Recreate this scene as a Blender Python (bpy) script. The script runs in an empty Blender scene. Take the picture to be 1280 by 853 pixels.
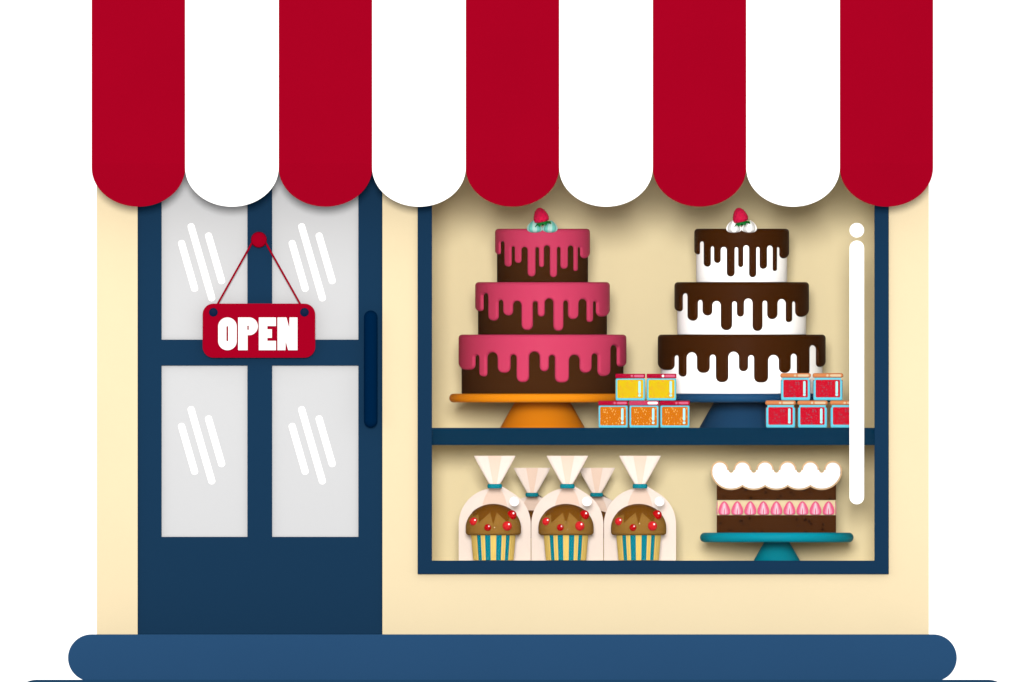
import bpy, bmesh, math, random
import numpy as np
from mathutils import Vector, Matrix
random.seed(7)
C = bpy.context.scene.collection
U = 1 / 300.0                       # one drawing unit (a 300th of a metre)
GROUND = 911.0
def X(px): return (px - 640) * U
def Z(py): return (GROUND - py) * U

# ------------------------------------------------------------------ materials
GAIN = {}
def lin(c):
    c = c / 255.0
    return c / 12.92 if c <= 0.04045 else ((c + 0.055) / 1.055) ** 2.4
BASE = {}
def M(name, rgb, rough=0.6, spec=0.12, bump=0.0, bscale=200.0, mott=0.0, mscale=6.0, coat=0.0, speck=None, albedo=None):
    """Principled material; colour, optional mottling, bump and specks, all procedural (object coordinates)."""
    m = bpy.data.materials.new(name); m.use_nodes = True
    nt = m.node_tree; N = nt.nodes; L = nt.links
    p = N['Principled BSDF']
    if albedo is None:
        g = GAIN.get(name, (0.7, 0.7, 0.7))
        col = tuple(min(0.92, max(0.0, lin(v) * k)) for v, k in zip(rgb, g))
    else:
        col = albedo
    BASE[name] = col
    p.inputs['Base Color'].default_value = (*col, 1)
    p.inputs['Roughness'].default_value = rough
    p.inputs['Specular IOR Level'].default_value = spec * 0.12
    p.inputs['Coat Weight'].default_value = coat
    p.inputs['Coat Roughness'].default_value = 0.15
    if bump or mott or speck:
        tc = N.new('ShaderNodeTexCoord')
    if mott:
        no = N.new('ShaderNodeTexNoise'); no.inputs['Scale'].default_value = mscale; no.inputs['Detail'].default_value = 5
        L.new(tc.outputs['Object'], no.inputs['Vector'])
        mr = N.new('ShaderNodeMapRange'); mr.inputs['From Min'].default_value = 0.3; mr.inputs['From Max'].default_value = 0.7
        mr.inputs['To Min'].default_value = 1 - mott; mr.inputs['To Max'].default_value = 1 + mott
        L.new(no.outputs['Fac'], mr.inputs['Value'])
        mx = N.new('ShaderNodeVectorMath'); mx.operation = 'SCALE'; mx.inputs[0].default_value = col
        L.new(mr.outputs['Result'], mx.inputs['Scale']); L.new(mx.outputs['Vector'], p.inputs['Base Color'])
    if speck:
        (scol, scale, size, keep, stretch) = speck
        mp = N.new('ShaderNodeMapping'); mp.inputs['Scale'].default_value = stretch
        mp.inputs['Rotation'].default_value = (0, 0.6, 0) if stretch != (1, 1, 1) else (0, 0, 0)
        L.new(tc.outputs['Object'], mp.inputs['Vector'])
        v = N.new('ShaderNodeTexVoronoi'); v.inputs['Scale'].default_value = scale
        L.new(mp.outputs['Vector'], v.inputs['Vector'])
        lt = N.new('ShaderNodeMath'); lt.operation = 'LESS_THAN'; lt.inputs[1].default_value = size
        L.new(v.outputs['Distance'], lt.inputs[0])
        sx = N.new('ShaderNodeSeparateColor'); L.new(v.outputs['Color'], sx.inputs['Color'])
        l2 = N.new('ShaderNodeMath'); l2.operation = 'LESS_THAN'; l2.inputs[1].default_value = keep
        L.new(sx.outputs['Red'], l2.inputs[0])
        mu = N.new('ShaderNodeMath'); mu.operation = 'MULTIPLY'
        L.new(lt.outputs[0], mu.inputs[0]); L.new(l2.outputs[0], mu.inputs[1])
        mix = N.new('ShaderNodeMix'); mix.data_type = 'RGBA'
        mix.inputs[6].default_value = (*col, 1); mix.inputs[7].default_value = (*[lin(s) * 0.45 for s in scol], 1)
        L.new(mu.outputs[0], mix.inputs[0]); L.new(mix.outputs[2], p.inputs['Base Color'])
    if bump:
        n2 = N.new('ShaderNodeTexNoise'); n2.inputs['Scale'].default_value = bscale; n2.inputs['Detail'].default_value = 6
        L.new(tc.outputs['Object'], n2.inputs['Vector'])
        b = N.new('ShaderNodeBump'); b.inputs['Strength'].default_value = bump; b.inputs['Distance'].default_value = 0.004
        L.new(n2.outputs['Fac'], b.inputs['Height']); L.new(b.outputs['Normal'], p.inputs['Normal'])
    return m

def clear_mat(name, gloss=0.012, tint=(1, 1, 1)):
    m = bpy.data.materials.new(name); m.use_nodes = True
    nt = m.node_tree; N = nt.nodes; L = nt.links
    for n in list(N):
        if n.type == 'BSDF_PRINCIPLED': N.remove(n)
    out = N['Material Output']
    t = N.new('ShaderNodeBsdfTransparent'); t.inputs['Color'].default_value = (*tint, 1)
    g = N.new('ShaderNodeBsdfGlossy'); g.inputs['Roughness'].default_value = 0.0
    mx = N.new('ShaderNodeMixShader'); mx.inputs[0].default_value = gloss
    L.new(t.outputs[0], mx.inputs[1]); L.new(g.outputs[0], mx.inputs[2]); L.new(mx.outputs[0], out.inputs['Surface'])
    return m

#GAINS#
GAIN.update({
    'awning_red_canvas': (0.368, 0.000, 0.358),
    'cream_stucco': (0.430, 0.424, 0.434),
    'door_navy_paint': (0.199, 0.375, 0.417),
    'window_navy_paint': (0.181, 0.354, 0.402),
    'shelf_navy_paint': (0.086, 0.348, 0.389),
    'handle_dark_enamel': (0.700, 0.386, 0.407),
    'frosted_glass': (0.398, 0.404, 0.417),
    'display_tan_panel': (0.616, 0.647, 0.695),
    'step_blue_paint': (0.390, 0.436, 0.460),
    'sign_red_enamel': (0.393, 0.000, 0.389),
    'chocolate_sponge': (0.404, 0.378, 0.218),
    'chocolate_icing': (0.369, 0.259, 0.000),
    'pink_icing': (0.464, 0.402, 0.463),
    'layer_sponge': (0.455, 0.417, 0.306),
    'stand_orange_glaze': (0.496, 0.502, 0.242),
    'stand_blue_glaze': (0.317, 0.491, 0.534),
    'stand_teal_glaze': (0.000, 0.518, 0.549),
    'teal_ribbon': (0.370, 0.482, 0.473),
    'bag_cream_film': (0.555, 0.545, 0.565),
    'bag_peach_fold': (0.545, 0.525, 0.535),
    'muffin_crust': (0.559, 0.640, 0.771),
    'chocolate_glaze': (0.498, 0.487, 0.366),
    'wrapper_yellow': (0.472, 0.487, 0.510),
    'wrapper_teal': (0.320, 0.444, 0.440),
    'berry_red': (0.479, 0.365, 0.385),
    'custard_filling': (0.520, 0.520, 0.520),
    'cyan_glass': (0.427, 0.436, 0.448),
    'yellow_jam': (0.377, 0.416, 0.000),
    'orange_jam': (0.364, 0.332, 0.700),
    'red_jam': (0.403, 0.000, 0.236),
    'lid_red': (0.371, 0.000, 0.363),
    'lid_pink': (0.381, 0.403, 0.416),
    'lid_orange': (0.388, 0.394, 0.403),
    'lid_orange_glare': (0.377, 0.373, 0.374),
    'apricot_cream': (0.450, 0.450, 0.450),
    'berry_slice_rim': (0.450, 0.450, 0.450),
    'berry_slice_flesh': (0.450, 0.450, 0.450),
    'berry_slice_core': (0.450, 0.450, 0.450),
    'berry_slice_slit': (0.450, 0.450, 0.450),
    'pale_jar_glare': (0.450, 0.450, 0.450),
    'mint_cream_light': (0.600, 0.600, 0.600),
    'mint_cream_deep': (0.600, 0.600, 0.600),
    'vanilla_cream_grey': (0.600, 0.600, 0.600),
    'strawberry_red': (0.600, 0.600, 0.600),
    'strawberry_seed': (0.300, 0.300, 0.300),
    'leaf_green': (0.600, 0.600, 0.600),
    'leaf_dark_green': (0.600, 0.600, 0.600),
    'berry_deep_red': (0.450, 0.450, 0.450),
    'lid_red_glare': (0.450, 0.450, 0.450),
    'step_navy_paint': (0.40, 0.52, 0.55),
    'grommet_navy': (0.200, 0.300, 0.400)})
#GEND#
m_red = M('awning_red_canvas', (174, 2, 36), 0.75, 0.05, bump=0.12, bscale=700, mott=0.02, mscale=3)
m_white = M('awning_white_canvas', (255, 255, 255), 0.75, 0.05, bump=0.12, bscale=700, albedo=(0.62, 0.62, 0.62))
m_wall = M('cream_stucco', (254, 236, 193), 0.8, 0.08, bump=0.10, bscale=160, mott=0.012, mscale=2.5)
m_roof = M('roof_felt', (120, 120, 120), 0.9, 0.05, albedo=(0.18, 0.18, 0.18), mott=0.1)
m_door = M('door_navy_paint', (27, 59, 88), 0.5, 0.10, bump=0.03, bscale=60)
m_frame = M('window_navy_paint', (27, 59, 88), 0.5, 0.10, bump=0.03, bscale=60)
m_shelf = M('shelf_navy_paint', (20, 56, 82), 0.6, 0.02, bump=0.03, bscale=60)
m_handle = M('handle_dark_enamel', (0, 37, 72), 0.6, 0.0)
m_pane = M('frosted_glass', (229, 229, 229), 0.4, 0.15)
m_glint = M('white_glare', (255, 255, 255), 0.5, 0.1, albedo=(0.66, 0.66, 0.66))  # plain white for glare marks and glints modelled as pieces
m_tan = M('display_tan_panel', (233, 213, 167), 0.8, 0.05, mott=0.01, mscale=3)
m_tanside = M('display_tan_lining', (233, 213, 167), 0.8, 0.05, albedo=(0.90, 0.84, 0.68))
m_step = M('step_blue_paint', (42, 80, 118), 0.6, 0.10, bump=0.06, bscale=90, mott=0.015, mscale=3)
m_step2 = M('step_navy_paint', (27, 59, 88), 0.6, 0.10, bump=0.06, bscale=90)
m_ground = M('pale_paving', (200, 200, 200), 0.9, 0.1, albedo=(0.72, 0.72, 0.71), mott=0.05, mscale=1.5, bump=0.2, bscale=40)
m_sign = M('sign_red_enamel', (174, 2, 36), 0.6, 0.02)
m_grommet = M('grommet_navy', (3, 33, 66), 0.4, 0.10)
m_letter = M('letter_white', (255, 255, 255), 0.5, 0.08, albedo=(0.48, 0.48, 0.48))
m_choc = M('chocolate_sponge', (75, 42, 20), 0.75, 0.05, bump=0.15, bscale=130)
m_chocice = M('chocolate_icing', (75, 42, 20), 0.45, 0.08)
m_crumb = M('layer_sponge', (75, 42, 20), 0.8, 0.04, bump=0.15, bscale=130, speck=((28, 8, 2), 42, 0.25, 0.9, (1, 1, 1)))
m_pink = M('pink_icing', (217, 72, 106), 0.45, 0.10)
m_fond = M('white_frosting', (255, 255, 255), 0.7, 0.05, albedo=(0.85, 0.85, 0.85))
m_orange = M('stand_orange_glaze', (240, 143, 27), 0.4, 0.10)
m_blue = M('stand_blue_glaze', (42, 80, 118), 0.4, 0.10)
m_teal = M('stand_teal_glaze', (19, 143, 161), 0.4, 0.10)
m_tie = M('teal_ribbon', (19, 143, 161), 0.6, 0.08)
m_bag = M('bag_cream_film', (254, 239, 225), 0.6, 0.05)
m_fold = M('bag_peach_fold', (248, 223, 203), 0.6, 0.05)
m_film = clear_mat('clear_film', 0.0005)
m_glass = clear_mat('window_glass', 0.002)
m_muffin = M('muffin_crust', (146, 99, 38), 0.75, 0.05, bump=0.2, bscale=160)
m_glaze = M('chocolate_glaze', (122, 75, 18), 0.45, 0.08)
m_wrapy = M('wrapper_yellow', (247, 208, 112), 0.7, 0.05)
m_wrapt = M('wrapper_teal', (19, 143, 161), 0.7, 0.05)
m_berl = M('berry_red', (224, 46, 48), 0.35, 0.12)
m_berd = M('berry_deep_red', (200, 8, 14), 0.35, 0.12)
m_straw = M('strawberry_red', (214, 22, 72), 0.5, 0.10, bump=0.1, bscale=300)
m_seed = M('strawberry_seed', (92, 20, 48), 0.6, 0.1)
m_leaf = M('leaf_green', (22, 138, 60), 0.6, 0.08)
m_leafd = M('leaf_dark_green', (2, 98, 28), 0.6, 0.08)
m_mint = M('mint_cream_light', (175, 218, 210), 0.6, 0.08)
m_mintd = M('mint_cream_deep', (111, 192, 180), 0.6, 0.08)
m_cr = M('vanilla_cream', (255, 255, 255), 0.6, 0.08, albedo=(0.9, 0.9, 0.9))
m_crd = M('vanilla_cream_grey', (226, 226, 226), 0.6, 0.08)
m_whip = M('whipped_cream', (255, 255, 255), 0.6, 0.08, albedo=(0.66, 0.66, 0.66))
m_apr = M('apricot_cream', (252, 211, 164), 0.6, 0.08)
m_fill = M('custard_filling', (237, 217, 174), 0.7, 0.05)
m_sl1 = M('berry_slice_rim', (244, 101, 143), 0.5, 0.08)
m_sl2 = M('berry_slice_flesh', (253, 172, 199), 0.5, 0.08)
m_sl3 = M('berry_slice_core', (246, 222, 232), 0.5, 0.08)
m_sl4 = M('berry_slice_slit', (240, 110, 150), 0.5, 0.08)
m_jarg = M('cyan_glass', (112, 219, 240), 0.25, 0.15)
m_mark = M('pale_jar_glare', (186, 250, 255), 0.4, 0.1)  # pale tone for the highlights modelled on the jar glass
m_jy = M('yellow_jam', (250, 204, 8), 0.4, 0.08, speck=((242, 150, 60), 120, 0.30, 0.8, (1, 0.7, 0.8)))
m_jo = M('orange_jam', (234, 133, 0), 0.4, 0.08, speck=((255, 195, 100), 120, 0.28, 0.8, (1.3, 0.7, 0.6)))
m_jr = M('red_jam', (214, 26, 54), 0.4, 0.08, speck=((40, 105, 125), 110, 0.27, 0.8, (1, 1, 1)))
m_lidr = M('lid_red', (196, 7, 56), 0.5, 0.08)
m_lidp = M('lid_pink', (219, 68, 106), 0.5, 0.08)
m_lidm = M('lid_red_glare', (228, 106, 140), 0.5, 0.08)  # lighter tone standing for shine on the red lids
m_lido = M('lid_orange', (236, 148, 92), 0.5, 0.08)
m_lidom = M('lid_orange_glare', (250, 218, 176), 0.5, 0.08)  # pale tone standing for shine on the orange lids

# ------------------------------------------------------------------ helpers
def obj(name, bm, mats, parent=None, loc=(0, 0, 0), smooth=False, flip=True):
    if flip: bmesh.ops.recalc_face_normals(bm, faces=bm.faces[:])
    me = bpy.data.meshes.new(name); bm.to_mesh(me); bm.free()
    for m in (mats if isinstance(mats, (list, tuple)) else [mats]): me.materials.append(m)
    if smooth:
        for p in me.polygons: p.use_smooth = True
        if smooth != 'all':
            me.set_sharp_from_angle(angle=math.radians(40))
    o = bpy.data.objects.new(name, me); C.objects.link(o); o.location = loc
    if parent: o.parent = parent
    return o
def tag(o, label=None, cat=None, group=None, kind=None):
    if label: o['label'] = label
    if cat: o['category'] = cat
    if group: o['group'] = group
    if kind: o['kind'] = kind
    return o
def thing(name, label, cat, loc, group=None):
    o = bpy.data.objects.new(name, None); C.objects.link(o); o.location = loc
    o.empty_display_size = 0.1
    return tag(o, label, cat, group)
def copy_tree(o, parent=None):
    c = o.copy(); C.objects.link(c)
    if parent: c.parent = parent
    for ch in [k for k in bpy.data.objects if k.parent is o and k.name != c.name]:
        copy_tree(ch, c)
    return c

def box(bm, x0, x1, y0, y1, z0, z1, bev=0.0, seg=2, mi=0):
    """x, z in drawing units; y in metres"""
    x0, x1, z0, z1 = x0 * U, x1 * U, min(z0, z1) * U, max(z0, z1) * U
    n0 = len(bm.verts)
    vs = [bm.verts.new((x, y, z)) for x in (x0, x1) for y in (y0, y1) for z in (z0, z1)]
    F = [(0, 1, 3, 2), (4, 6, 7, 5), (0, 4, 5, 1), (2, 3, 7, 6), (0, 2, 6, 4), (1, 5, 7, 3)]
    fs = [bm.faces.new([vs[i] for i in f]) for f in F]
    for f in fs: f.material_index = mi
    if bev:
        es = list({e for f in fs for e in f.edges})
        bmesh.ops.bevel(bm, geom=es, offset=bev * U, segments=seg, profile=0.5, affect='EDGES', material=mi)

def prism(bm, pts, y0, y1, bev=0.0, seg=3, mi=0, holes=()):
    """outline pts (x,z units) extruded from y0 (front) to y1 (metres); bevelled front and back rims"""
    front = [bm.verts.new((x * U, y0, z * U)) for x, z in pts]
    back = [bm.verts.new((x * U, y1, z * U)) for x, z in pts]
    n = len(pts)
    f1 = bm.faces.new(front); f2 = bm.faces.new(back[::-1])
    fs = [f1, f2]
    for i in range(n):
        fs.append(bm.faces.new([front[i], back[i], back[(i + 1) % n], front[(i + 1) % n]]))
    for f in fs: f.material_index = mi
    if bev:
        es = list(set(f1.edges) | set(f2.edges))
        bmesh.ops.bevel(bm, geom=es, offset=bev * U, segments=seg, profile=0.5, affect='EDGES', material=mi)

def rrect(x0, x1, z0, z1, r, n=8):
    z0, z1 = min(z0, z1), max(z0, z1)
    r = min(r, (x1 - x0) / 2 - 1e-4, (z1 - z0) / 2 - 1e-4)
    pts = []
    for cx, cz, a in ((x1 - r, z1 - r, 0), (x0 + r, z1 - r, 90), (x0 + r, z0 + r, 180), (x1 - r, z0 + r, 270)):
        for i in range(n + 1):
            t = math.radians(a + 90 * i / n); pts.append((cx + r * math.cos(t), cz + r * math.sin(t)))
    return pts
def circ(cx, cz, r, n=32): return [(cx + r * math.cos(2 * math.pi * i / n), cz + r * math.sin(2 * math.pi * i / n)) for i in range(n)]
def capsule(p, q, r, n=8, squash=1.0):
    dx, dz = q[0] - p[0], q[1] - p[1]; a = math.atan2(dz, dx); pts = []
    for (c, s) in ((q, -90), (p, 90)):
        for i in range(n + 1):
            t = math.radians(s + 180 * i / n)
            ex, ey = math.cos(t) * r * squash, math.sin(t) * r
            pts.append((c[0] + ex * math.cos(a) - ey * math.sin(a), c[1] + ex * math.sin(a) + ey * math.cos(a)))
    return pts

def lathe(bm, prof, seg=64, sy=1.0, mi=0, a0=0.0, a1=2 * math.pi, cx=0, cz=0, mfun=None, rfun=None, caps=True):
    """prof (r,z) in units, revolved about z; angle 0 faces the front (-y)"""
    full = abs(a1 - a0 - 2 * math.pi) < 1e-6
    n = seg if full else seg + 1
    rings = []
    for k in range(n):
        a = a0 + (a1 - a0) * k / seg
        f = rfun(a) if rfun else 1.0
        rings.append([bm.verts.new(((cx + r * f * math.sin(a)) * U, -r * f * sy * math.cos(a) * U, (cz + z) * U)) for r, z in prof])
    for k in range(seg):
        A, B = rings[k], rings[(k + 1) % n]
        am = a0 + (a1 - a0) * (k + 0.5) / seg
        for j in range(len(prof) - 1):
            try: fc = bm.faces.new([A[j], B[j], B[j + 1], A[j + 1]])
            except ValueError: continue
            fc.material_index = mfun(am) if mfun else mi
    if full and caps:
        for j in (0, len(prof) - 1):
            if prof[j][0] > 1e-6:
                fc = bm.faces.new([r[j] for r in rings]); fc.material_index = mi
    bmesh.ops.remove_doubles(bm, verts=bm.verts[:], dist=1e-6)

def tube(bm, pts, r, seg=10, mi=0):
    """pts: metres"""
    rings = []
    for i, p in enumerate(pts):
        p = Vector(p); d = (Vector(pts[min(i + 1, len(pts) - 1)]) - Vector(pts[max(i - 1, 0)])).normalized()
        u = d.orthogonal().normalized(); v = d.cross(u)
        rings.append([bm.verts.new(p + (u * math.cos(2 * math.pi * k / seg) + v * math.sin(2 * math.pi * k / seg)) * r) for k in range(seg)])
    for A, B in zip(rings, rings[1:]):
        for k in range(seg):
            bm.faces.new([A[k], A[(k + 1) % seg], B[(k + 1) % seg], B[k]]).material_index = mi
    bm.faces.new(rings[0][::-1]).material_index = mi; bm.faces.new(rings[-1]).material_index = mi

def ball(bm, c, r, sx=1, sy=1, sz=1, seg=20, mi=0):
    """c in metres, r in units"""
    k = bmesh.ops.create_uvsphere(bm, u_segments=seg, v_segments=max(6, seg // 2), radius=r * U)
    for v in k['verts']:
        v.co = Vector((v.co.x * sx + c[0], v.co.y * sy + c[1], v.co.z * sz + c[2]))
        for f in v.link_faces: f.material_index = mi

def patch(bm, pts, surf, step=2.0, mi=0, thick=0.5):
    """a closed sheet with outline pts (x,z units) laid on the surface y = surf(x,z) (units, front negative)"""
    t = bmesh.new()
    t.faces.new([t.verts.new((x, 0, z)) for x, z in pts])
    bmesh.ops.triangulate(t, faces=t.faces[:])
    for _ in range(6):
        es = [e for e in t.edges if e.calc_length() > step]
        if not es: break
        bmesh.ops.subdivide_edges(t, edges=es, cuts=1)
        bmesh.ops.triangulate(t, faces=[f for f in t.faces if len(f.verts) > 3])
    mp = {v: bm.verts.new((v.co.x * U, surf(v.co.x, v.co.z) * U, v.co.z * U)) for v in t.verts}
    mb = {v: bm.verts.new((v.co.x * U, (surf(v.co.x, v.co.z) + thick) * U, v.co.z * U)) for v in t.verts}
    for f in t.faces:
        if f.calc_area() < 1e-7: continue
        try:
            bm.faces.new([mp[v] for v in f.verts]).material_index = mi
            bm.faces.new([mb[v] for v in reversed(f.verts)]).material_index = mi
        except ValueError: pass
    for e in t.edges:
        if len(e.link_faces) == 1:
            a, b = e.verts
            bm.faces.new([mp[a], mp[b], mb[b], mb[a]]).material_index = mi
    t.free()

def grid_slab(bm, xs, zs, hole, y0, y1, bev=0.0, mi=0):
    """slab of butt-joined cells with openings; xs, zs units (zs upward)"""
    vs = {}
    def V(i, j):
        if (i, j) not in vs: vs[i, j] = bm.verts.new((xs[i] * U, y0, zs[j] * U))
        return vs[i, j]
    fs = []
    for i in range(len(xs) - 1):
        for j in range(len(zs) - 1):
            if not hole(i, j): fs.append(bm.faces.new([V(i, j), V(i + 1, j), V(i + 1, j + 1), V(i, j + 1)]))
    ex = bmesh.ops.extrude_face_region(bm, geom=fs)
    for v in ex['geom']:
        if isinstance(v, bmesh.types.BMVert): v.co.y = y1
    bmesh.ops.recalc_face_normals(bm, faces=bm.faces[:])
    if bev:
        es = [e for e in bm.edges if len(e.link_faces) == 2 and e.calc_face_angle() > 1.0 and e.is_convex]
        bmesh.ops.bevel(bm, geom=es, offset=bev * U, segments=2, profile=0.5, affect='EDGES')

def zp(py): return GROUND - py      # picture-row style height in units above ground
def xp(px): return px - 640.0

# ------------------------------------------------------------------ ground
bm = bmesh.new()
R = 150
bm.faces.new([bm.verts.new(v) for v in ((-R, -R, 0), (R, -R, 0), (R, R, 0), (-R, R, 0))])
tag(obj('ground', bm, m_ground), kind='structure')

# ------------------------------------------------------------------ steps
bm = bmesh.new()
prism(bm, [(x, z) for x, z in rrect(xp(85), xp(1196), zp(852), zp(793.2), 29.3, 16)], -0.50, 2.75, bev=1.0)
tag(obj('step', bm, m_step, smooth=True), 'long blue step with round ends directly under the shop wall', 'step')
bm = bmesh.new()
prism(bm, rrect(xp(16), xp(1265), 0.0, zp(849.9), 30, 16), -0.95, 2.9, bev=0.3)
tag(obj('step', bm, m_step2, smooth=True), 'lower dark navy step mostly below the blue step', 'step')

# ------------------------------------------------------------------ shop
shop = thing('shop_building', 'cream bakery shop front with navy door and wide display window', 'shop', (0, 0, 0))
bm = bmesh.new()
xs = [xp(v) for v in (121, 172, 478, 522, 1111, 1161)]
zs = [zp(v) for v in (793.2, 718, 185, 180, -150)]
grid_slab(bm, xs, zs, lambda i, j: (i == 1 and j <= 2) or (i == 3 and j == 1), 0.0, 0.12)
box(bm, xp(121), xp(121) + 30, 0.12, 2.5, zp(793.2), zp(-150))
box(bm, xp(1161) - 30, xp(1161), 0.12, 2.5, zp(793.2), zp(-150))
box(bm, xp(121), xp(1161), 2.5, 2.6, zp(793.2), zp(-150))
obj('wall', bm, m_wall, shop)
bm = bmesh.new(); box(bm, xp(117), xp(1165), -0.02, 2.62, zp(-150), zp(-162), 1.0)
obj('roof', bm, m_roof, shop)

# door: stiles and rails in one leaf, four frosted panes, a long handle
bm = bmesh.new()
xs = [xp(v) for v in (172.3, 202, 309.3, 340.2, 448, 477.7)]
zs = [zp(v) for v in (793, 671.3, 457.2, 424.8, 200, 181)]
grid_slab(bm, xs, zs, lambda i, j: i in (1, 3) and j in (1, 3), 0.012, 0.062, bev=0.5)
door = obj('door', bm, m_door, shop)
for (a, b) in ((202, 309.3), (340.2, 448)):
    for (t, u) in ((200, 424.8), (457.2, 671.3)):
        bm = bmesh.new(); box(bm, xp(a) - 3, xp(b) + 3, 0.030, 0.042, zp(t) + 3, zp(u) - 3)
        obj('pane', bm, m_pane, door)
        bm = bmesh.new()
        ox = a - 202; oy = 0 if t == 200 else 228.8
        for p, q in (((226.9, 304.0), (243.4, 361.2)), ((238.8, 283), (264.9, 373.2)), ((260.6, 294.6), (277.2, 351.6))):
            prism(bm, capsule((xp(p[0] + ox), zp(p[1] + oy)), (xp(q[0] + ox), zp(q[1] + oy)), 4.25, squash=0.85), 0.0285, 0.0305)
        obj('glass_glare', bm, m_glint, door)  # slanted white strokes stand for light glaring off the pane
bm = bmesh.new()
prof = [(0, 0)] + [(8.4 * math.sin(t), 8.4 - 8.4 * math.cos(t)) for t in np.linspace(0.15, math.pi / 2, 8)]
H = 146.5
prof += [(r, H - z) for r, z in prof[::-1]]
lathe(bm, prof, 28, sy=0.8)
for zz in (22, H - 22):
    tube(bm, [(0, 0.005, zz * U), (0, 0.052, zz * U)], 5 * U, 14)
obj('handle', bm, m_handle, door, (X(463.4), -0.038, Z(534.8)), smooth=True)

# display window
bm = bmesh.new()
xs = [xp(v) for v in (522.3, 540, 1093, 1110.7)]
zs = [zp(v) for v in (717.8, 701, 203, 186)]
grid_slab(bm, xs, zs, lambda i, j: i == 1 and j == 1, -0.022, 0.06, bev=0.5)
win = obj('display_window', bm, m_frame, shop)
bm = bmesh.new(); box(bm, xp(537), xp(1096), -0.004, 0.002, zp(704), zp(200))
obj('glass_pane', bm, m_glass, win)
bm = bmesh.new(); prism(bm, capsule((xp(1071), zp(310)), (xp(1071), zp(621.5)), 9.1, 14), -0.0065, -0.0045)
obj('glass_glare', bm, m_glint, win)  # white bar modelled in place of a reflection on the glass
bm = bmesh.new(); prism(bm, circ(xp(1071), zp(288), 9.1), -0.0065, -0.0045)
obj('glass_glare', bm, m_glint, win)  # round dot of the same modelled reflection
DEEP = 0.91
LOW = 0.675                      # the lower compartment is shallower
bm = bmesh.new(); box(bm, xp(530), xp(1103), DEEP, DEEP + 0.02, zp(545), zp(190)); box(bm, xp(530), xp(1103), LOW, LOW + 0.02, zp(712), zp(556))
obj('back_panel', bm, m_tan, win)
bm = bmesh.new()
box(bm, xp(531), xp(540), 0.06, DEEP, zp(701), zp(203))
box(bm, xp(1093), xp(1102), 0.06, DEEP, zp(701), zp(203))
box(bm, xp(531), xp(1102), 0.06, DEEP, zp(711), zp(701))
box(bm, xp(531), xp(1102), 0.06, DEEP, zp(203), zp(193))
obj('lining', bm, m_tanside, win)
bm = bmesh.new(); box(bm, xp(539), xp(1094), 0.034, DEEP + 0.004, zp(556.3), zp(535.3), 0.2)
obj('shelf', bm, m_tanside, win)  # unseen tan body, coloured to bounce light into the compartment below
bm = bmesh.new(); box(bm, xp(539), xp(1094), 0.014, 0.036, zp(556.6), zp(535), 0.4)
obj('shelf_edge', bm, m_shelf, win)

# ------------------------------------------------------------------ awning
aw = thing('awning', 'red and white striped awning with scalloped edge over the shop front', 'awning', (0, 0, Z(205)))
edges = [114.6, 231.4, 348.4, 465.2, 582.2, 699.0, 816.0, 932.8, 1049.8, 1166.4]
PROJ = 0.22
top_z, bar_z = zp(-95) - zp(205), 0.0
for k in range(9):
    a, b = xp(edges[k]), xp(edges[k + 1])
    mt = m_red if k % 2 == 0 else m_white
    bm = bmesh.new()
    outer = [(-0.002, top_z)]
    sl = math.atan2(PROJ, top_z * U)
    for i in range(9):                                  # the cloth rolls over the front bar
        t = sl * (1 - i / 8.0); r = 0.03
        outer.append((-PROJ - 0.004 + r - r * math.cos(t), (8.0 * i / 8) * 0 + r * math.sin(t) / U))
    inner = [(y + 0.004, z) for y, z in outer]
    L_, R_ = [[[bm.verts.new((x * U, y, z * U)) for y, z in pth] for pth in (outer, inner)] for x in (a, b)]
    for i in range(len(outer) - 1):
        bm.faces.new([L_[0][i], R_[0][i], R_[0][i + 1], L_[0][i + 1]])
        bm.faces.new([L_[1][i], L_[1][i + 1], R_[1][i + 1], R_[1][i]])
        bm.faces.new([L_[0][i], L_[0][i + 1], L_[1][i + 1], L_[1][i]])
        bm.faces.new([R_[0][i], R_[1][i], R_[1][i + 1], R_[0][i + 1]])
    for i in (0, len(outer) - 1):
        bm.faces.new([L_[0][i], L_[1][i], R_[1][i], R_[0][i]])
    obj('canopy_stripe', bm, mt, aw, smooth=True)
    bm = bmesh.new()
    cx = (a + b) / 2; hw = (b - a) / 2
    zt = -5.0; zb = -53.6
    pts = [(b, 0), (a, 0)]
    for i in range(33):
        t = math.pi + math.pi * i / 32
        pts.append((cx + hw * math.cos(t), zt + (zt - zb) * math.sin(t)))
    prism(bm, pts, -PROJ - 0.004, -PROJ - 0.000)
    obj('valance_flap', bm, mt, aw)
bm = bmesh.new(); tube(bm, [(X(116), -PROJ + 0.02, 1 * U), (X(1165), -PROJ + 0.02, 1 * U)], 0.012, 12)
obj('front_bar', bm, m_frame, aw, smooth=True)
for px in (135, 1146):
    bm = bmesh.new(); tube(bm, [(X(px), 0.0, 30 * U), (X(px), -PROJ + 0.02, 1 * U)], 0.010, 12)
    obj('folding_arm', bm, m_frame, aw, smooth=True)

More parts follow.
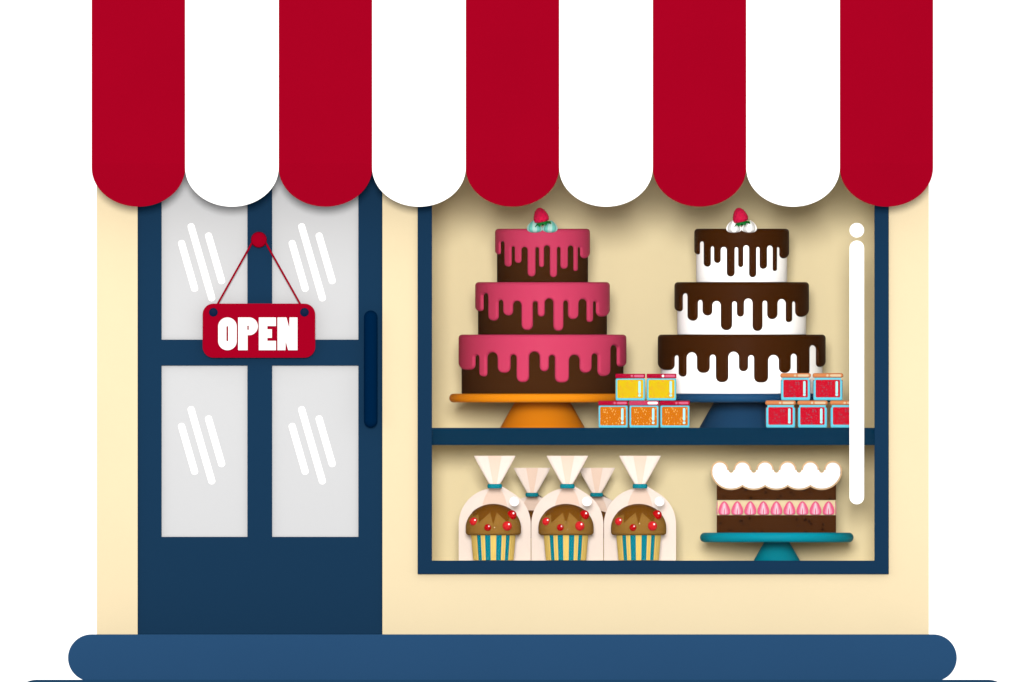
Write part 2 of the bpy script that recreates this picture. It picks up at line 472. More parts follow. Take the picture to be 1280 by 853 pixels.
# ------------------------------------------------------------------ hanging sign
sign = thing('open_sign', 'red OPEN sign hanging by a cord from a round knob on the door', 'sign', (X(323.6), -0.02, Z(447.3)))
def sx(px): return px - 323.6
def sz(py): return 447.3 - py
bm = bmesh.new(); prism(bm, rrect(sx(253.3), sx(394), 0, sz(379.7), 13.5, 12), -0.010, 0.006, bev=0.8)
board = obj('board', bm, m_sign, sign, smooth=True)
for gx in (266.7, 380.6):
    bm = bmesh.new(); prism(bm, circ(sx(gx), sz(390.6), 5.5), -0.0125, -0.009, bev=0.5)
    obj('grommet', bm, m_grommet, board, smooth=True)
def q(x, y): return (sx(265 + x / 10.667), sz(390 + y / 10.667))
def glyph(outer, hole=None):
    bm = bmesh.new()
    if hole is None:
        prism(bm, outer, -0.0135, -0.0095)
    else:
        n = len(outer)
        rings = []
        for y in (-0.0135, -0.0095):
            rings.append(([bm.verts.new((x * U, y, z * U)) for x, z in outer], [bm.verts.new((x * U, y, z * U)) for x, z in hole]))
        for (o, h), s in ((rings[0], 1), (rings[1], -1)):
            es = []
            for loop in (o, h):
                for i in range(len(loop)): es.append(bm.edges.new((loop[i], loop[(i + 1) % len(loop)])))
            bmesh.ops.triangle_fill(bm, use_beauty=True, use_dissolve=False, edges=es)
        for w in (0, 1):
            A, B = rings[0][w], rings[1][w]
            for i in range(len(A)): bm.faces.new([A[i], A[(i + 1) % len(A)], B[(i + 1) % len(A)], B[i]])
    return bm
def earc(cx, cy, rx, ry, a0, a1, n=10): return [q(cx + rx * math.cos(math.radians(a0 + (a1 - a0) * i / n)), cy + ry * math.sin(math.radians(a0 + (a1 - a0) * i / n))) for i in range(n + 1)]
O = earc(206, 195, 124, 120, 180, 360, 20) + earc(206, 392, 124, 120, 0, 180, 20)
Oh = earc(204, 205, 11, 14, 180, 360, 8) + earc(204, 378, 11, 14, 0, 180, 8)
obj('letter', glyph(O, Oh), m_letter, board)
P = [q(348, 512), q(348, 75)] + earc(495, 193.5, 117, 118.5, -90, 90, 20) + [q(475, 312), q(475, 512)]
obj('letter', glyph(P, [q(471, 185), q(490, 185), q(490, 240), q(471, 240)]), m_letter, board)
E = [q(*v) for v in ((624, 75), (853, 75), (853, 190), (738, 190), (738, 233), (799, 233), (799, 347), (738, 347), (738, 387), (853, 387), (853, 512), (624, 512))]
obj('letter', glyph(E), m_letter, board)
Nn = [q(*v) for v in ((873, 75), (993, 75), (1030, 215), (1033, 75), (1140, 75), (1140, 512), (1015, 512), (983, 395), (980, 512), (873, 512))]
obj('letter', glyph(Nn), m_letter, board)
bm = bmesh.new()
for s in (-1, 1):
    tube(bm, [(s * 7 * U, 0.004, sz(301) * U), (s * 52 * U, 0.0085, sz(381) * U), (s * 57 * U, 0.0088, sz(390) * U)], 1.25 * U, 8)
obj('cord', bm, m_sign, sign, smooth=True)
bm = bmesh.new()
lathe(bm, [(0, 0), (6, 0.3), (9, 1.6), (10, 4), (10, 6), (4.5, 8.0), (4.5, 11.5)], 32)
bmesh.ops.rotate(bm, verts=bm.verts[:], matrix=Matrix.Rotation(math.radians(-90), 3, 'X'))
obj('knob', bm, m_sign, sign, (0, -0.009, sz(299.8) * U), smooth=True)

# ------------------------------------------------------------------ tiered cakes
T1 = (9.481, 610, 280, (85, 1210, 58), (107, 1185, 690), [85, 363, 132, 208, 188, 508, 266, 268, 310, 465, 388, 274, 464, 626, 561, 278, 603, 514, 667, 255, 738, 634, 826, 275, 868, 534, 956, 258, 1030, 560, 1075, 277, 1112, 410, 1210])
T2 = (7.111, 590, 345, (28, 1225, 56), (54, 1200, 523), [28, 316, 80, 155, 137, 400, 220, 215, 270, 354, 354, 224, 434, 484, 538, 227, 581, 364, 648, 202, 726, 491, 818, 221, 862, 386, 953, 206, 1035, 412, 1083, 227, 1122, 365, 1225])
T3 = (5.818, 565, 410, (47, 1268, 49), (70, 1247, 480), [47, 307, 152, 199, 192, 355, 242, 178, 325, 328, 417, 195, 464, 396, 557, 174, 636, 317, 706, 199, 750, 398, 855, 197, 937, 328, 1021, 188, 1072, 353, 1157, 126, 1217, 285, 1268])
CX = 678.15; PLATE = 492.5

def icing_mesh(T):
    s, ox, oy, (ia, ib, it), (ca, cb, cbot), seq = T
    cxz = (ia + ib) / 2
    Ro = (ib - ia) / 2 / s; Rc = (cb - ca) / 2 / s
    zt = PLATE - (oy + it / s)
    feats = []
    for k in range(0, len(seq) - 2, 2):
        x0, v, x1 = (seq[k] - cxz) / s, PLATE - (oy + seq[k + 1] / s), (seq[k + 2] - cxz) / s
        feats.append((x0, x1, v, (k // 2) % 2))        # 0 drip, 1 gap
    cols = []
    for (x0, x1, v, g) in feats:
        w = (x1 - x0) / 2; r = w
        if w > 4.5 and g: r = w if w < 6.8 and v not in () else w
        r = min(w, 7.0)
        xc = (x0 + x1) / 2
        tt = sorted(set(list(np.linspace(0, 1, 5)) + [0.5 - 0.5 * math.cos(math.pi * i / 14) for i in range(15)]))
        for t in tt:
            x = x0 + (x1 - x0) * t
            d = max(0.0, abs(x - xc) - (w - r)); h = r - math.sqrt(max(0, r * r - d * d))
            xx = min(max(x, x0 + 0.012), x1 - 0.012)
            cols.append((xx, v + h if not g else v - h))
    # extra columns towards the silhouette
    th = [(math.asin(max(-1, min(1, x / Ro))), b) for x, b in cols]
    th[0] = (-math.pi / 2, th[0][1]); th[-1] = (math.pi / 2, th[-1][1])
    out = [th[0]]
    for a, b in zip(th, th[1:]):
        n = int((b[0] - a[0]) / 0.06)
        for i in range(1, n + 1):
            t = i / (n + 1); out.append((a[0] + (b[0] - a[0]) * t, a[1] + (b[1] - a[1]) * t))
        out.append(b)
    th = out
    full = [(a, b) for a, b in th] + [(math.pi - a, b) for a, b in th[::-1][1:-1]]
    A = np.array([f[0] for f in full]); B = np.array([f[1] for f in full])
    sarc = A * Ro
    # boundary polyline, with wrap-around copies
    P0 = np.stack([sarc, B], 1); P1 = np.roll(P0, -1, 0).copy(); P1[-1, 0] += 2 * math.pi * Ro
    off = Ro - Rc
    rc = 4.5
    levels = np.arange(zt - rc, min(B) - 0.5, -0.9)[::-1]
    bm = bmesh.new()
    grid = []
    for k in range(len(full)):
        b = B[k]; zc = zt - rc
        zsx = [b] + [max(b + 0.15, z) for z in levels]
        pts = np.array([[sarc[k], z] for z in zsx])
        d = pts[:, None, :] - P0[None]; e = (P1 - P0)[None]
        t = np.clip((d * e).sum(2) / ((e * e).sum(2) + 1e-12), 0, 1)
        dist = np.sqrt(((d - e * t[..., None]) ** 2).sum(2)).min(1)
        W = 2.2
        o = np.clip(dist / W, 0, 1); o = np.sqrt(1 - (1 - o) ** 2)
        col = [(Rc - 0.8, zsx[0])] + [(Rc + 0.12 + (off - 0.12) * oo, z) for oo, z in zip(o, zsx)]
        for i in range(1, 7):
            a = math.pi / 2 * i / 6
            col.append((Ro - rc + rc * math.cos(a), zt - rc + rc * math.sin(a)))
        col.append((Ro * 0.5, zt))
        sa, ca_ = math.sin(A[k]), -math.cos(A[k])
        grid.append([bm.verts.new((r * sa * U, r * ca_ * U, z * U)) for r, z in col])
    cen = bm.verts.new((0, 0, zt * U))
    n = len(grid)
    for k in range(n):
        a, b = grid[k], grid[(k + 1) % n]
        for j in range(len(a) - 1): bm.faces.new([a[j], b[j], b[j + 1], a[j + 1]])
        bm.faces.new([a[-1], b[-1], cen])
    bmesh.ops.remove_doubles(bm, verts=bm.verts[:], dist=1e-6)
    bmesh.ops.dissolve_degenerate(bm, edges=bm.edges[:], dist=1e-7)
    return bm, Rc, zt

def swirl(cx, tipdx, mats, name, parent, y):
    """piped kiss of cream, fluted, its two tones in stripes"""
    bm = bmesh.new()
    prof = [(0, 0)] + [(9.9 * math.sin(t) ** 0.8, 4.9 - 4.9 * math.cos(t)) for t in np.linspace(0.3, math.pi / 2, 7)]
    prof += [(9.6, 6.6), (8.7, 8.6), (7.2, 10.6), (5.2, 12.5), (3.0, 14.0), (1.2, 15.2), (0, 15.8)]
    lathe(bm, prof, 80, mfun=lambda a: int((a / (2 * math.pi) * 10 + 0.5) % 2), rfun=lambda a: 1 + 0.03 * math.cos(a * 10))
    for v in bm.verts:
        h = v.co.z / (15.8 * U); v.co.x += tipdx * U * h * h
    return obj(name, bm, mats, parent, (cx * U, y, (PLATE - 291.3) * U), smooth='all')

def strawberry(parent, y):
    bm = bmesh.new()
    Hs = 19.2
    prof = [(0, 0), (5.5, 0.3), (8.6, 1.8), (9.7, 4.2), (9.5, 7), (8.7, 10), (7.4, 13), (5.6, 15.8), (3.4, 18), (1.6, 19), (0, Hs)]
    lathe(bm, prof, 32)
    def rad(z): return float(np.interp(z, [p[1] for p in prof], [p[0] for p in prof]))
    for j, z in enumerate((2.6, 5.6, 8.8, 12, 15)):
        n = 9 if z < 10 else 7 if z < 14 else 4
        for i in range(n):
            a = 2 * math.pi * (i + 0.5 * (j % 2)) / n
            r = rad(z) - 0.4
            ball(bm, (r * math.sin(a) * U, -r * math.cos(a) * U, z * U), 0.8, 1, 1, 1.2, 8, 1)
    o = obj('strawberry', bm, [m_straw, m_seed], parent, (-0.3 * U, y, (PLATE - 278.6) * U), smooth='all')
    o.rotation_euler = (0, math.radians(-13), 0)
    bm = bmesh.new()
    for i in range(9):
        a = 2 * math.pi * i / 9 + 0.35
        L = 11.6 + (i % 3) * 0.8
        ca, sa = math.sin(a), -math.cos(a)
        tx, ty = -sa, ca
        mi = i % 2
        pts = [(0, 0, 1.4), (L * .5, 3.6, 1.6), (L * .8, 2.6, 0.0), (L, 0, -2.2), (L * .8, -2.6, 0.0), (L * .5, -3.6, 1.6)]
        up = [bm.verts.new(((u * ca + w * tx) * U, (u * sa + w * ty) * U, (h + 0.7) * U)) for u, w, h in pts]
        dn = [bm.verts.new(((u * ca + w * tx) * U, (u * sa + w * ty) * U, (h - 0.5) * U)) for u, w, h in pts]
        bm.faces.new(up).material_index = mi; bm.faces.new(dn[::-1]).material_index = mi
        for k in range(6): bm.faces.new([up[k], dn[k], dn[(k + 1) % 6], up[(k + 1) % 6]]).material_index = mi
    obj('leaves', bm, [m_leaf, m_leafd], o, (0, 0, -1.6 * U))
    return o

CAKE_Y = {CX: 0.45, CX + 249: 0.515}
def cake(px, label, m_body, m_ice, m_sw):
    t = thing('tiered_cake', label, 'cake', (X(px), CAKE_Y[px], Z(PLATE)), 'tiered cakes on the window shelf')
    low = 0.0
    for T in (T3, T2, T1):
        ib, Rc, zt = icing_mesh(T)
        b = bmesh.new()
        lathe(b, [(0, low), (Rc - 0.8, low), (Rc, low + 0.8), (Rc, zt - 5), (Rc - 1, zt - 1.2), (0, zt - 1.2)], 96)
        tier = obj('tier', b, m_body, t, smooth=True)
        obj('icing', ib, m_ice, tier, smooth=True)
        low = zt - 0.1
        Rtop = Rc
    yf = -(Rtop + 1.0) * U
    swirl(-9.6, -1.5, m_sw, 'cream_swirl', t, yf + 1.5 * U)
    swirl(9.1, 1.8, m_sw, 'cream_swirl', t, yf + 2.5 * U)
    strawberry(t, yf - 1.5 * U)
    return t
cake(CX, 'three tier chocolate cake with pink dripping icing on the orange stand', m_choc, m_pink, [m_mint, m_mintd])
cake(CX + 249, 'three tier white cake with dark chocolate drips on the blue stand', m_fond, m_chocice, [m_cr, m_crd])

def stand(px, base, top, plate_r, plate_h, rt, rb, mat, label, y, name='cake_stand'):
    t = thing(name, label, 'cake stand', (X(px), y, Z(base)), 'cake stands in the display window')
    h = base - top; r = plate_h / 2 - 0.3
    prof = [(0, h - plate_h)]
    prof += [(plate_r - r + r * math.cos(a), h - plate_h / 2 + (plate_h / 2) * math.sin(a)) for a in np.linspace(-math.pi / 2, math.pi / 2, 13)]
    prof += [(0, h)]
    bm = bmesh.new(); lathe(bm, prof, 96); obj('plate', bm, mat, t, smooth=True)
    bm = bmesh.new(); lathe(bm, [(0, 0), (rb - 0.2, 0), (rb, 0.5), (rt, h - plate_h + 0.3), (0, h - plate_h + 0.3)], 64); obj('pedestal', bm, mat, t, smooth=True)
    return t
stand(CX, 535, 492.3, 116.6, 11, 35, 52.8, m_orange, 'orange pedestal stand under the pink and chocolate cake', CAKE_Y[CX])
stand(CX + 249, 535, 492.3, 116.6, 11, 35, 52.8, m_blue, 'blue pedestal stand under the white cake with chocolate drips', CAKE_Y[CX + 249])
LY = 0.337
stand(971, 701, 666, 96, 12.2, 16, 28.8, m_teal, 'teal pedestal stand under the strawberry layer cake', LY)

# ------------------------------------------------------------------ layer cake
lc = thing('layer_cake', 'chocolate sponge layer cake with strawberry slices and scalloped white cream', 'cake', (X(970.5), LY, Z(666)))
def ly(py): return 666 - py
DY = 0.145
bm = bmesh.new(); box(bm, -74.6, 74.6, -DY, DY, 0, ly(644.2), 0.5); obj('sponge_layer', bm, m_crumb, lc)
bm = bmesh.new(); box(bm, -73.6, 73.6, -DY + 0.012, DY - 0.012, ly(644.4), ly(624.8)); fil = obj('filling', bm, m_fill, lc)
bm = bmesh.new(); box(bm, -74.6, 74.6, -DY, DY, ly(625.2), ly(603), 0.5); obj('sponge_layer', bm, m_crumb, lc)
def cream_outline(d):
    pts = []
    lob = [-70.75 + 28.3 * i for i in range(6)]
    for i, c in enumerate(lob):
        r = 9.2 + d
        pts += [(c + r * math.cos(t), ly(587.6) + r * math.sin(t)) for t in np.linspace(math.pi, 0, 15)]
        if i < 5:
            r = 5.0 - d
            pts += [(c + 14.15 + r * math.cos(t), ly(588.0) + r * math.sin(t)) for t in np.linspace(math.pi, 2 * math.pi, 11)]
    Rr = 24.0 + d; half = math.asin(14.15 / Rr)
    for i in range(5):
        c = lob[4 - i] + 14.15
        a0 = 0.0 if i == 0 else -math.pi / 2 + half
        a1 = -math.pi if i == 4 else -math.pi / 2 - half
        arc = [(c + Rr * math.cos(t), ly(586.8) + Rr * math.sin(t)) for t in np.linspace(a0, a1, 17)]
        pts += arc[(1 if i == 0 else 0):(-1 if i == 4 else None)]
    return pts[::-1]
bm = bmesh.new(); prism(bm, cream_outline(2.0), -DY - 0.010, DY + 0.010, bev=0.6); wc = obj('cream_topping', bm, m_apr, lc, smooth=True)
bm = bmesh.new()
prism(bm, cream_outline(0.0), -DY - 0.030, -DY - 0.009, bev=1.6, seg=4)
obj('piped_border', bm, m_whip, wc, smooth=True)
bm = bmesh.new()
prism(bm, cream_outline(0.0), DY + 0.009, DY + 0.030, bev=1.6, seg=4)
obj('piped_border', bm, m_whip, wc, smooth=True)
def slice_bm():
    bm = bmesh.new()
    def egg(sxx, h, z0, n=28):
        hw = [(0, 4.6), (.04, 6.2), (.11, 7.2), (.24, 7.55), (.4, 7.2), (.55, 6.4), (.7, 5.2), (.82, 4.0), (.92, 2.5), (.98, 1.1)]
        return [(w, z0 + h * z) for z, w in hw] + [(0, z0 + h)] + [(-w, z0 + h * z) for z, w in hw[::-1]]
    e = egg(7.55, 17.0, 0.2)
    prism(bm, e, -0.012, 0.0, bev=0.7, mi=0)
    fl = []
    for i in range(9):                                    # comb-edged pale flesh
        z = 2.2 + i * 1.35; w = 5.6 - 0.42 * i if i > 1 else 5.0
        fl += [(w, z + 0.9), (w * 0.62, z + 1.0)]
    fl = [(2.3, 0.6)] + fl + [(0.3, 15.6)]
    fl = fl + [(-x, z) for x, z in fl[::-1]]
    prism(bm, fl, -0.0128, -0.010, mi=1)
    core = [(1.9, 1.0), (1.7, 6), (1.3, 10), (0.2, 15)]
    core = core + [(-x, z) for x, z in core[::-1]]
    prism(bm, core, -0.0134, -0.010, mi=2)
    prism(bm, [(0.75, 0.9), (0.7, 5), (0.1, 9), (-0.1, 9), (-0.7, 5), (-0.75, 0.9)], -0.014, -0.010, mi=3)
    return bm
s0 = obj('strawberry_slice', slice_bm(), [m_sl1, m_sl2, m_sl3, m_sl4], fil, (-65.2 * U, -DY + 0.010, ly(643.9) * U))
spots = [(-65.2 + 16.3 * i, -DY + 0.010, 0) for i in range(1, 9)]
for i in range(5):
    yy = -DY + 0.04 + i * 0.0525
    spots += [(70.7, yy, 90), (-70.7, yy, -90)]
for (dx, yy, rz) in spots:
    c = s0.copy(); C.objects.link(c); c.parent = fil
    c.location = (dx * U, yy, ly(643.9) * U); c.rotation_euler = (0, 0, math.radians(rz))

# ------------------------------------------------------------------ cupcakes in tied bags
def dome(bx):     # muffin outline: half width 34.6, springs at height 40.8, crown at 70.3
    pass
MA, MB, MZ = 34.6, 29.5, 40.8
def muffin_y(x, z, off=0.0):
    a, b = MA + off, MB + off
    k = 1 - (max(0, z - MZ) / b) ** 2
    return -math.sqrt(max(0.0, a * a * max(k, 0) - x * x))
def build_cupcake(label):
    t = thing('cupcake', label, 'cupcake', (0, 0, 0), 'cupcakes in tied bags')
    bm = bmesh.new()
    st = [0.26, 0.72, 1.75, 2.15, 2.55, 2.95]
    def mf(a):
        a = (a + math.pi) % (2 * math.pi) - math.pi
        return 1 if any(abs(abs(a) - s) < 0.122 for s in st) else 0
    lathe(bm, [(0, 0.3), (25.0, 0.3), (27.8, 32.2), (0, 32.2)], 240, mfun=mf, rfun=lambda a: 1 + 0.008 * math.cos(a * 40))
    obj('wrapper', bm, [m_wrapy, m_wrapt], t)
    bm = bmesh.new()
    prof = [(0, 31.6), (30.6, 31.6)] + [(MA - 4 + 4 * math.sin(a), 35.6 - 4 * math.cos(a)) for a in np.linspace(0.2, math.pi / 2, 6)]
    prof += [(MA * math.cos(a), MZ + MB * math.sin(a)) for a in np.linspace(0, math.pi / 2, 24)]
    lathe(bm, prof, 96)
    top = obj('muffin_top', bm, m_muffin, t, smooth=True)
    # glaze with star points, front and back
    def g(x, y): return ((x - 265) / 5.69, 70.3 - (y - 402) / 5.69)
    star = [g(*v) for v in ((122, 486), (196, 463), (161, 534), (242, 461), (264, 547), (289, 461), (366, 532), (328, 456), (392, 474))]
    a = MA + 0.45; b = MB + 0.45
    x0, z0 = star[0]; x1, z1 = star[-1]
    arc = []
    for x in np.linspace(x1 + 1.5, x0 - 1.5, 40):
        arc.append((x, MZ + b * math.sqrt(max(0, 1 - (x / a) ** 2)) - 0.02))
    bm = bmesh.new()
    patch(bm, star + arc, lambda x, z: muffin_y(x, z, 0.45), 2.2, thick=0.6)
    gm = bmesh.ops.duplicate(bm, geom=bm.verts[:] + bm.edges[:] + bm.faces[:])
    for v in gm['geom']:
        if isinstance(v, bmesh.types.BMVert): v.co.y = -v.co.y
    obj('glaze', bm, m_glaze, top)
    for (bx, by, r, mt) in ((124, 525, 5.1, m_berl), (224, 568, 4.4, m_berd), (363, 557, 6.0, m_berl), (410, 470, 6.2, m_berd)):
        x, z = g(bx, by)
        if bx == 410: x -= 2.6; z -= 1.6
        y = muffin_y(x, z)
        bm = bmesh.new(); ball(bm, (0, 0, 0), r, 1, 0.8, 1, 24)
        ball(bm, (r * 0.36 * U, -r * 0.70 * U, r * 0.36 * U), r * 0.2, 1, 0.6, 1, 10, 1)  # tiny white ball as a modelled highlight on the berry
        obj('berry', bm, [mt, m_glint], top, (x * U, (y - 0.25 * r) * U, z * U), smooth='all')
    return t
BR, BZ, BS = 45.0, 45.5, 0.80      # bag radius, dome spring height, depth ratio
def bag_r(z, off=0.0):
    if z <= BZ: return BR + off
    k = (z - BZ) / (BR + off)
    return (BR + off) * math.sqrt(max(0.0, 1 - k * k))
def build_bag(label):
    t = thing('cellophane_bag', label, 'gift bag', (0, 0, 0), 'tied cellophane bags of cupcakes')
    prof = [(BR, 0.2), (BR, 20), (BR, BZ)] + [(BR * math.cos(a), BZ + BR * math.sin(a)) for a in np.linspace(0.08, math.pi / 2 - 0.12, 22)] + [(4.6, 91), (4.6, 96)]
    bm = bmesh.new()
    def back_y(x, z):                       # flat stiff back sheet that turns forward at its rim
        k = min(1.0, math.hypot(x, max(0.0, z - BZ)) / BR)
        return 36.5 - 4.0 * k ** 4
    half = [(4.6, 95.8), (4.6, BZ + BR - 0.2)] + [(BR * math.cos(a), BZ + BR * math.sin(a)) for a in np.linspace(math.pi / 2 - 0.1, 0, 40)] + [(BR, z) for z in (40, 30, 20, 10, 0.2)]
    patch(bm, half + [(-x, z) for x, z in half[::-1]], back_y, 2.2, thick=0.35)
    # darker peach fold on the back sheet, running down from the neck
    fold = [(-6.0, 89.6), (6.4, 89.6), (9.5, 86), (12.5, 80), (14.8, 72), (16.6, 62), (17.0, 42), (-17.0, 42), (-16.6, 62), (-14.8, 72), (-12.2, 80), (-9.0, 86)]
    patch(bm, fold, lambda x, z: back_y(x, z) - 0.5, 2.2, mi=1, thick=0.4)
    obj('paper_back', bm, [m_bag, m_fold], t, smooth=True)
    bm = bmesh.new()
    lathe(bm, prof, 48, BS, a0=-math.pi / 2, a1=math.pi / 2)
    for s_ in (-1, 1):                       # side gussets back to the stiff sheet
        for (ra, za), (rb, zb_) in zip(prof[:-2], prof[1:-1]):
            bm.faces.new([bm.verts.new((s_ * r * U, y * U, z * U)) for r, z, y in ((ra, za, 0.2), (rb, zb_, 0.2), (rb, zb_, 32.2), (ra, za, 32.2))])
    front = obj('clear_front', bm, m_film, t, smooth='all')
    sx_, sz_ = 24.6, 74.0
    bm = bmesh.new()
    patch(bm, circ(sx_, sz_, 6.0, 36), lambda x, z: -BS * math.sqrt(max(0, bag_r(z, 0.6) ** 2 - x * x)) - 0.3, 2.0, thick=0.4)
    obj('film_glint', bm, m_glint, front)  # white disc standing for a glint on the film
    # gathered flare above the tie
    bm = bmesh.new()
    n = 96
    rings = []
    for (w, d, z, amp) in ((6.4, 4.2, 95.0, 0.0), (10, 4.2, 101, 0.1), (16, 4.1, 112, 0.2), (22, 4.0, 123, 0.3), (26.1, 3.9, 131, 0.35)):
        ring = []
        for i in range(n):
            a = 2 * math.pi * i / n
            ring.append(bm.verts.new((w * math.sin(a) * U, (-d * math.cos(a) + amp * math.cos(9 * a) * abs(math.cos(a))) * U, z * U)))
        rings.append(ring)
    for A, B in zip(rings, rings[1:]):
        for i in range(n): bm.faces.new([A[i], A[(i + 1) % n], B[(i + 1) % n], B[i]])
    fl = [(-2.2, 96), (2.4, 96), (8.5, 130.8), (-8.3, 130.8)]
    patch(bm, fl, lambda x, z: -(float(np.interp(z, [95, 101, 112, 123, 131], [4.2, 4.2, 4.1, 4.0, 3.9])) + float(np.interp(z, [95, 131], [0, 0.4])) + 0.5), 3, mi=1, thick=0.4)
    obj('gathered_top', bm, [m_bag, m_fold], t)
    bm = bmesh.new()
    lathe(bm, [(8.0 + 1.3 * math.cos(a), 93 + 2.8 * math.sin(a)) for a in np.linspace(0, 2 * math.pi, 17)], 40, 0.75, caps=False)
    obj('ribbon_tie', bm, m_tie, t, smooth='all')
    return t
FY, BY = 0.155, 0.412
rows = [(618.4, FY, 1.0, 'left of the three in the front row'), (709.2, FY, 1.0, 'in the middle of the front row'), (800.0, FY, 1.0, 'right of the three in the front row'),
        (665.0, BY, 0.885, 'peeking between the left and middle front bags'), (745.8, BY, 0.885, 'peeking between the middle and right front bags')]
bag0 = cup0 = None
for i, (px, y, s, wh) in enumerate(rows):
    lb = ('cream cellophane cupcake bag with teal tie, ' if s == 1 else 'smaller looking tied bag behind, ') + wh
    lcup = ('striped cupcake with red berries in the bag ' if s == 1 else 'hardly visible cupcake of the back row, ') + wh
    if bag0 is None:
        bag0 = bag = build_bag(lb); cup0 = cup = build_cupcake(lcup)
    else:
        bag = copy_tree(bag0); cup = copy_tree(cup0); bag['label'] = lb; cup['label'] = lcup
    bag.location = (X(px), y, Z(701)); bag.scale = (s, s, s)
    cup.location = (X(px - 1.7 * s), y, Z(700.8)); cup.scale = (s, s, s)

# ------------------------------------------------------------------ jam jars
JY = 0.071
def build_jar(kind, jam, lid, lidm, dotm, label, px, base, hb, dot=True):
    t = thing('jam_jar', label, 'jam jar', (X(px), JY, Z(base)), 'jam jars stacked on the window shelf')
    w = 18.3; d = w * U
    bm = bmesh.new()
    if kind == 'straight':
        box(bm, -w, w, -d, d, 0, hb, 1.6, 3)
    else:
        box(bm, -w, w, -d, d, 0, hb - 2.4, 2.0, 3)
        box(bm, -w + 1.8, w - 1.8, -d + 1.8 * U, d - 1.8 * U, hb - 2.8, hb + 0.2, 0)
    glass = obj('glass_body', bm, m_jarg, t, smooth=True)
    iw = 16.2 if kind == 'straight' else 15.3
    z0, z1 = (3.0, hb - 1.7) if kind == 'straight' else (3.8, hb - 2.4)
    bm = bmesh.new()
    pr = rrect(-iw, iw, z0, z1, 1.6, 4)
    prism(bm, pr, -d - 0.0009, d + 0.0009, bev=0.2, seg=1)
    n = len(bm.verts)
    bm2 = bmesh.new(); prism(bm2, pr, -d - 0.0009, d + 0.0009, bev=0.2, seg=1)
    bmesh.ops.rotate(bm2, verts=bm2.verts[:], matrix=Matrix.Rotation(math.radians(90), 3, 'Z'))
    me = bpy.data.meshes.new('tmp'); bm2.to_mesh(me); bm2.free(); bm.from_mesh(me); bpy.data.meshes.remove(me)
    obj('jam', bm, jam, t)
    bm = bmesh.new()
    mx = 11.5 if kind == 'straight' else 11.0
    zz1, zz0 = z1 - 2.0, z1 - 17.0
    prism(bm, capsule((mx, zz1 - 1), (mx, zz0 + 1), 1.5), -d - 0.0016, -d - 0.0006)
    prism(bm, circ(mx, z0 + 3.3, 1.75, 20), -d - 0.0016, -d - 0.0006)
    obj('jar_glare', bm, m_mark, glass)  # bar and dot shaped as a highlight on the jar
    bm = bmesh.new()
    lw = 18.6 if kind == 'straight' else 19.2
    if kind == 'straight': box(bm, -lw, lw, -lw * U, lw * U, hb + 0.2, hb + 5.8, 0.5)
    else:
        box(bm, -lw, lw, -lw * U, lw * U, hb + 0.2, hb + 6.0, 2.6, 5)
    lo = obj('lid', bm, lid, t, smooth=True)
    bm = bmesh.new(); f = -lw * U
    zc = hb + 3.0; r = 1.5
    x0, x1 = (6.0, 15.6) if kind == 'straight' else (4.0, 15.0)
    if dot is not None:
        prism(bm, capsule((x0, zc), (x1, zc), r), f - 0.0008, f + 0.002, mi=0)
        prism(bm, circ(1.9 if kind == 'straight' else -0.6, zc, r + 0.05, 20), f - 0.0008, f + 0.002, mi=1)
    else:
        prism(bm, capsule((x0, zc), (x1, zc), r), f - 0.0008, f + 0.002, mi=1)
    obj('lid_glare', bm, [lidm, dotm], lo)  # lighter bar and dot, a highlight built onto the lid
    return t
build_jar('straight', m_jo, m_lidr, m_lidm, m_lidm, 'orange jam jar with plain red lid at the left end of the bottom row', 766.4, 535, 28.0)
build_jar('straight', m_jo, m_lidp, m_lidm, m_glint, 'orange jam jar with a pink lid between two red lidded ones', 805.0, 535, 28.0, None)
build_jar('straight', m_jo, m_lidr, m_lidm, m_lidm, 'orange jam jar with red lid right of the pink lidded jar', 843.6, 535, 28.0)
build_jar('straight', m_jy, m_lidr, m_lidm, m_lidm, 'yellow jam jar on top, its red lid without a bright white dot', 787.9, 501, 27.8)
build_jar('straight', m_jy, m_lidr, m_lidm, m_glint, 'yellow jam jar on top with a bright white dot on its red lid', 826.9, 501, 27.8)
build_jar('shoulder', m_jr, m_lido, m_lidom, m_lidom, 'red jam jar with orange lid at the left end of the lower row', 975.7, 535, 28.2)
build_jar('shoulder', m_jr, m_lido, m_lidom, m_lidom, 'red jam jar with orange lid in the middle of the lower row', 1015.6, 535, 28.2)
build_jar('shoulder', m_jr, m_lido, m_lidom, m_lidom, 'red jam jar half hidden behind the white bar on the window glass', 1056.4, 535, 28.2)
build_jar('shoulder', m_jr, m_lido, m_lidom, m_lidom, 'red jam jar on top, before the white cake, left of its neighbour', 994.5, 500.8, 28.2)
build_jar('shoulder', m_jr, m_lido, m_lidom, m_lidom, 'red jam jar on top nearest the white bar on the window glass', 1034.9, 500.8, 28.2)

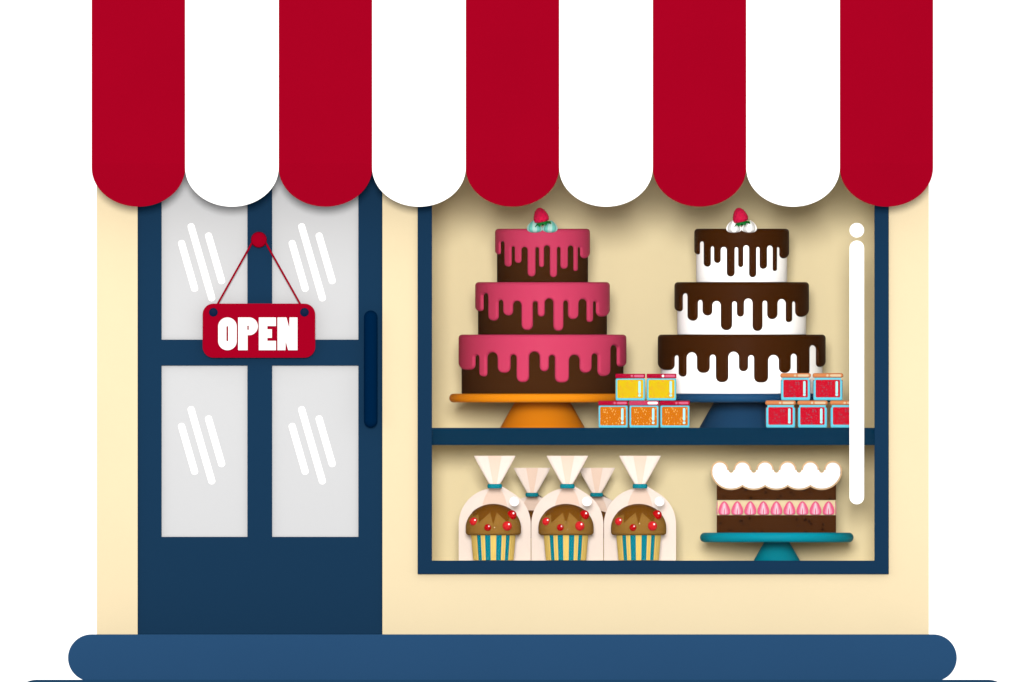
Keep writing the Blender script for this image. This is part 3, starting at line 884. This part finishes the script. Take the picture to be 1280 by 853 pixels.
# ------------------------------------------------------------------ light: bright overcast, soft sun from behind the camera
sc = bpy.context.scene
w = bpy.data.worlds.new('World'); sc.world = w; w.use_nodes = True
nt = w.node_tree; bg = nt.nodes['Background']
EL, AZ = math.radians(5.7), math.radians(180.6)      # azimuth measured so that 180 deg is the camera side (-y)
sky = nt.nodes.new('ShaderNodeTexSky'); sky.sky_type = 'NISHITA'; sky.sun_disc = False
sky.sun_elevation = EL; sky.sun_rotation = AZ; sky.dust_density = 4.0; sky.ozone_density = 1.0
mix = nt.nodes.new('ShaderNodeMix'); mix.data_type = 'RGBA'; mix.inputs[0].default_value = 0.9   # thick white cloud cover
mix.inputs[7].default_value = (5.5, 5.5, 5.5, 1)
nt.links.new(sky.outputs[0], mix.inputs[6]); nt.links.new(mix.outputs[2], bg.inputs['Color'])
bg.inputs['Strength'].default_value = 0.1
sun = bpy.data.lights.new('sun', 'SUN'); sun.energy = 1.5; sun.angle = math.radians(10); sun.color = (1.0, 0.985, 0.96)
so = bpy.data.objects.new('sun', sun); C.objects.link(so)
d = Vector((math.sin(AZ) * math.cos(EL), math.cos(AZ) * math.cos(EL), math.sin(EL)))    # towards the sun
so.rotation_euler = d.to_track_quat('Z', 'Y').to_euler(); so.location = (0, -8, 5)

# ------------------------------------------------------------------ camera
cam = bpy.data.cameras.new('camera'); cam.type = 'ORTHO'; cam.ortho_scale = 1280 * U
cam.clip_start = 0.1; cam.clip_end = 400
co = bpy.data.objects.new('camera', cam); C.objects.link(co)
co.location = (0, -12, Z(426.5)); co.rotation_euler = (math.pi / 2, 0, 0)
sc.camera = co
sc.render.resolution_x, sc.render.resolution_y = 1024, 682
sc.view_settings.view_transform = 'Standard'; sc.view_settings.look = 'None'
sc.view_settings.exposure = 1.5; sc.view_settings.gamma = 1.0; sc.view_settings.use_curve_mapping = False
sc.render.engine = 'CYCLES'
sc.cycles.use_denoising = True
sc.cycles.max_bounces = 12; sc.cycles.diffuse_bounces = 6; sc.cycles.transparent_max_bounces = 24
sc.cycles.caustics_reflective = False; sc.cycles.caustics_refractive = False
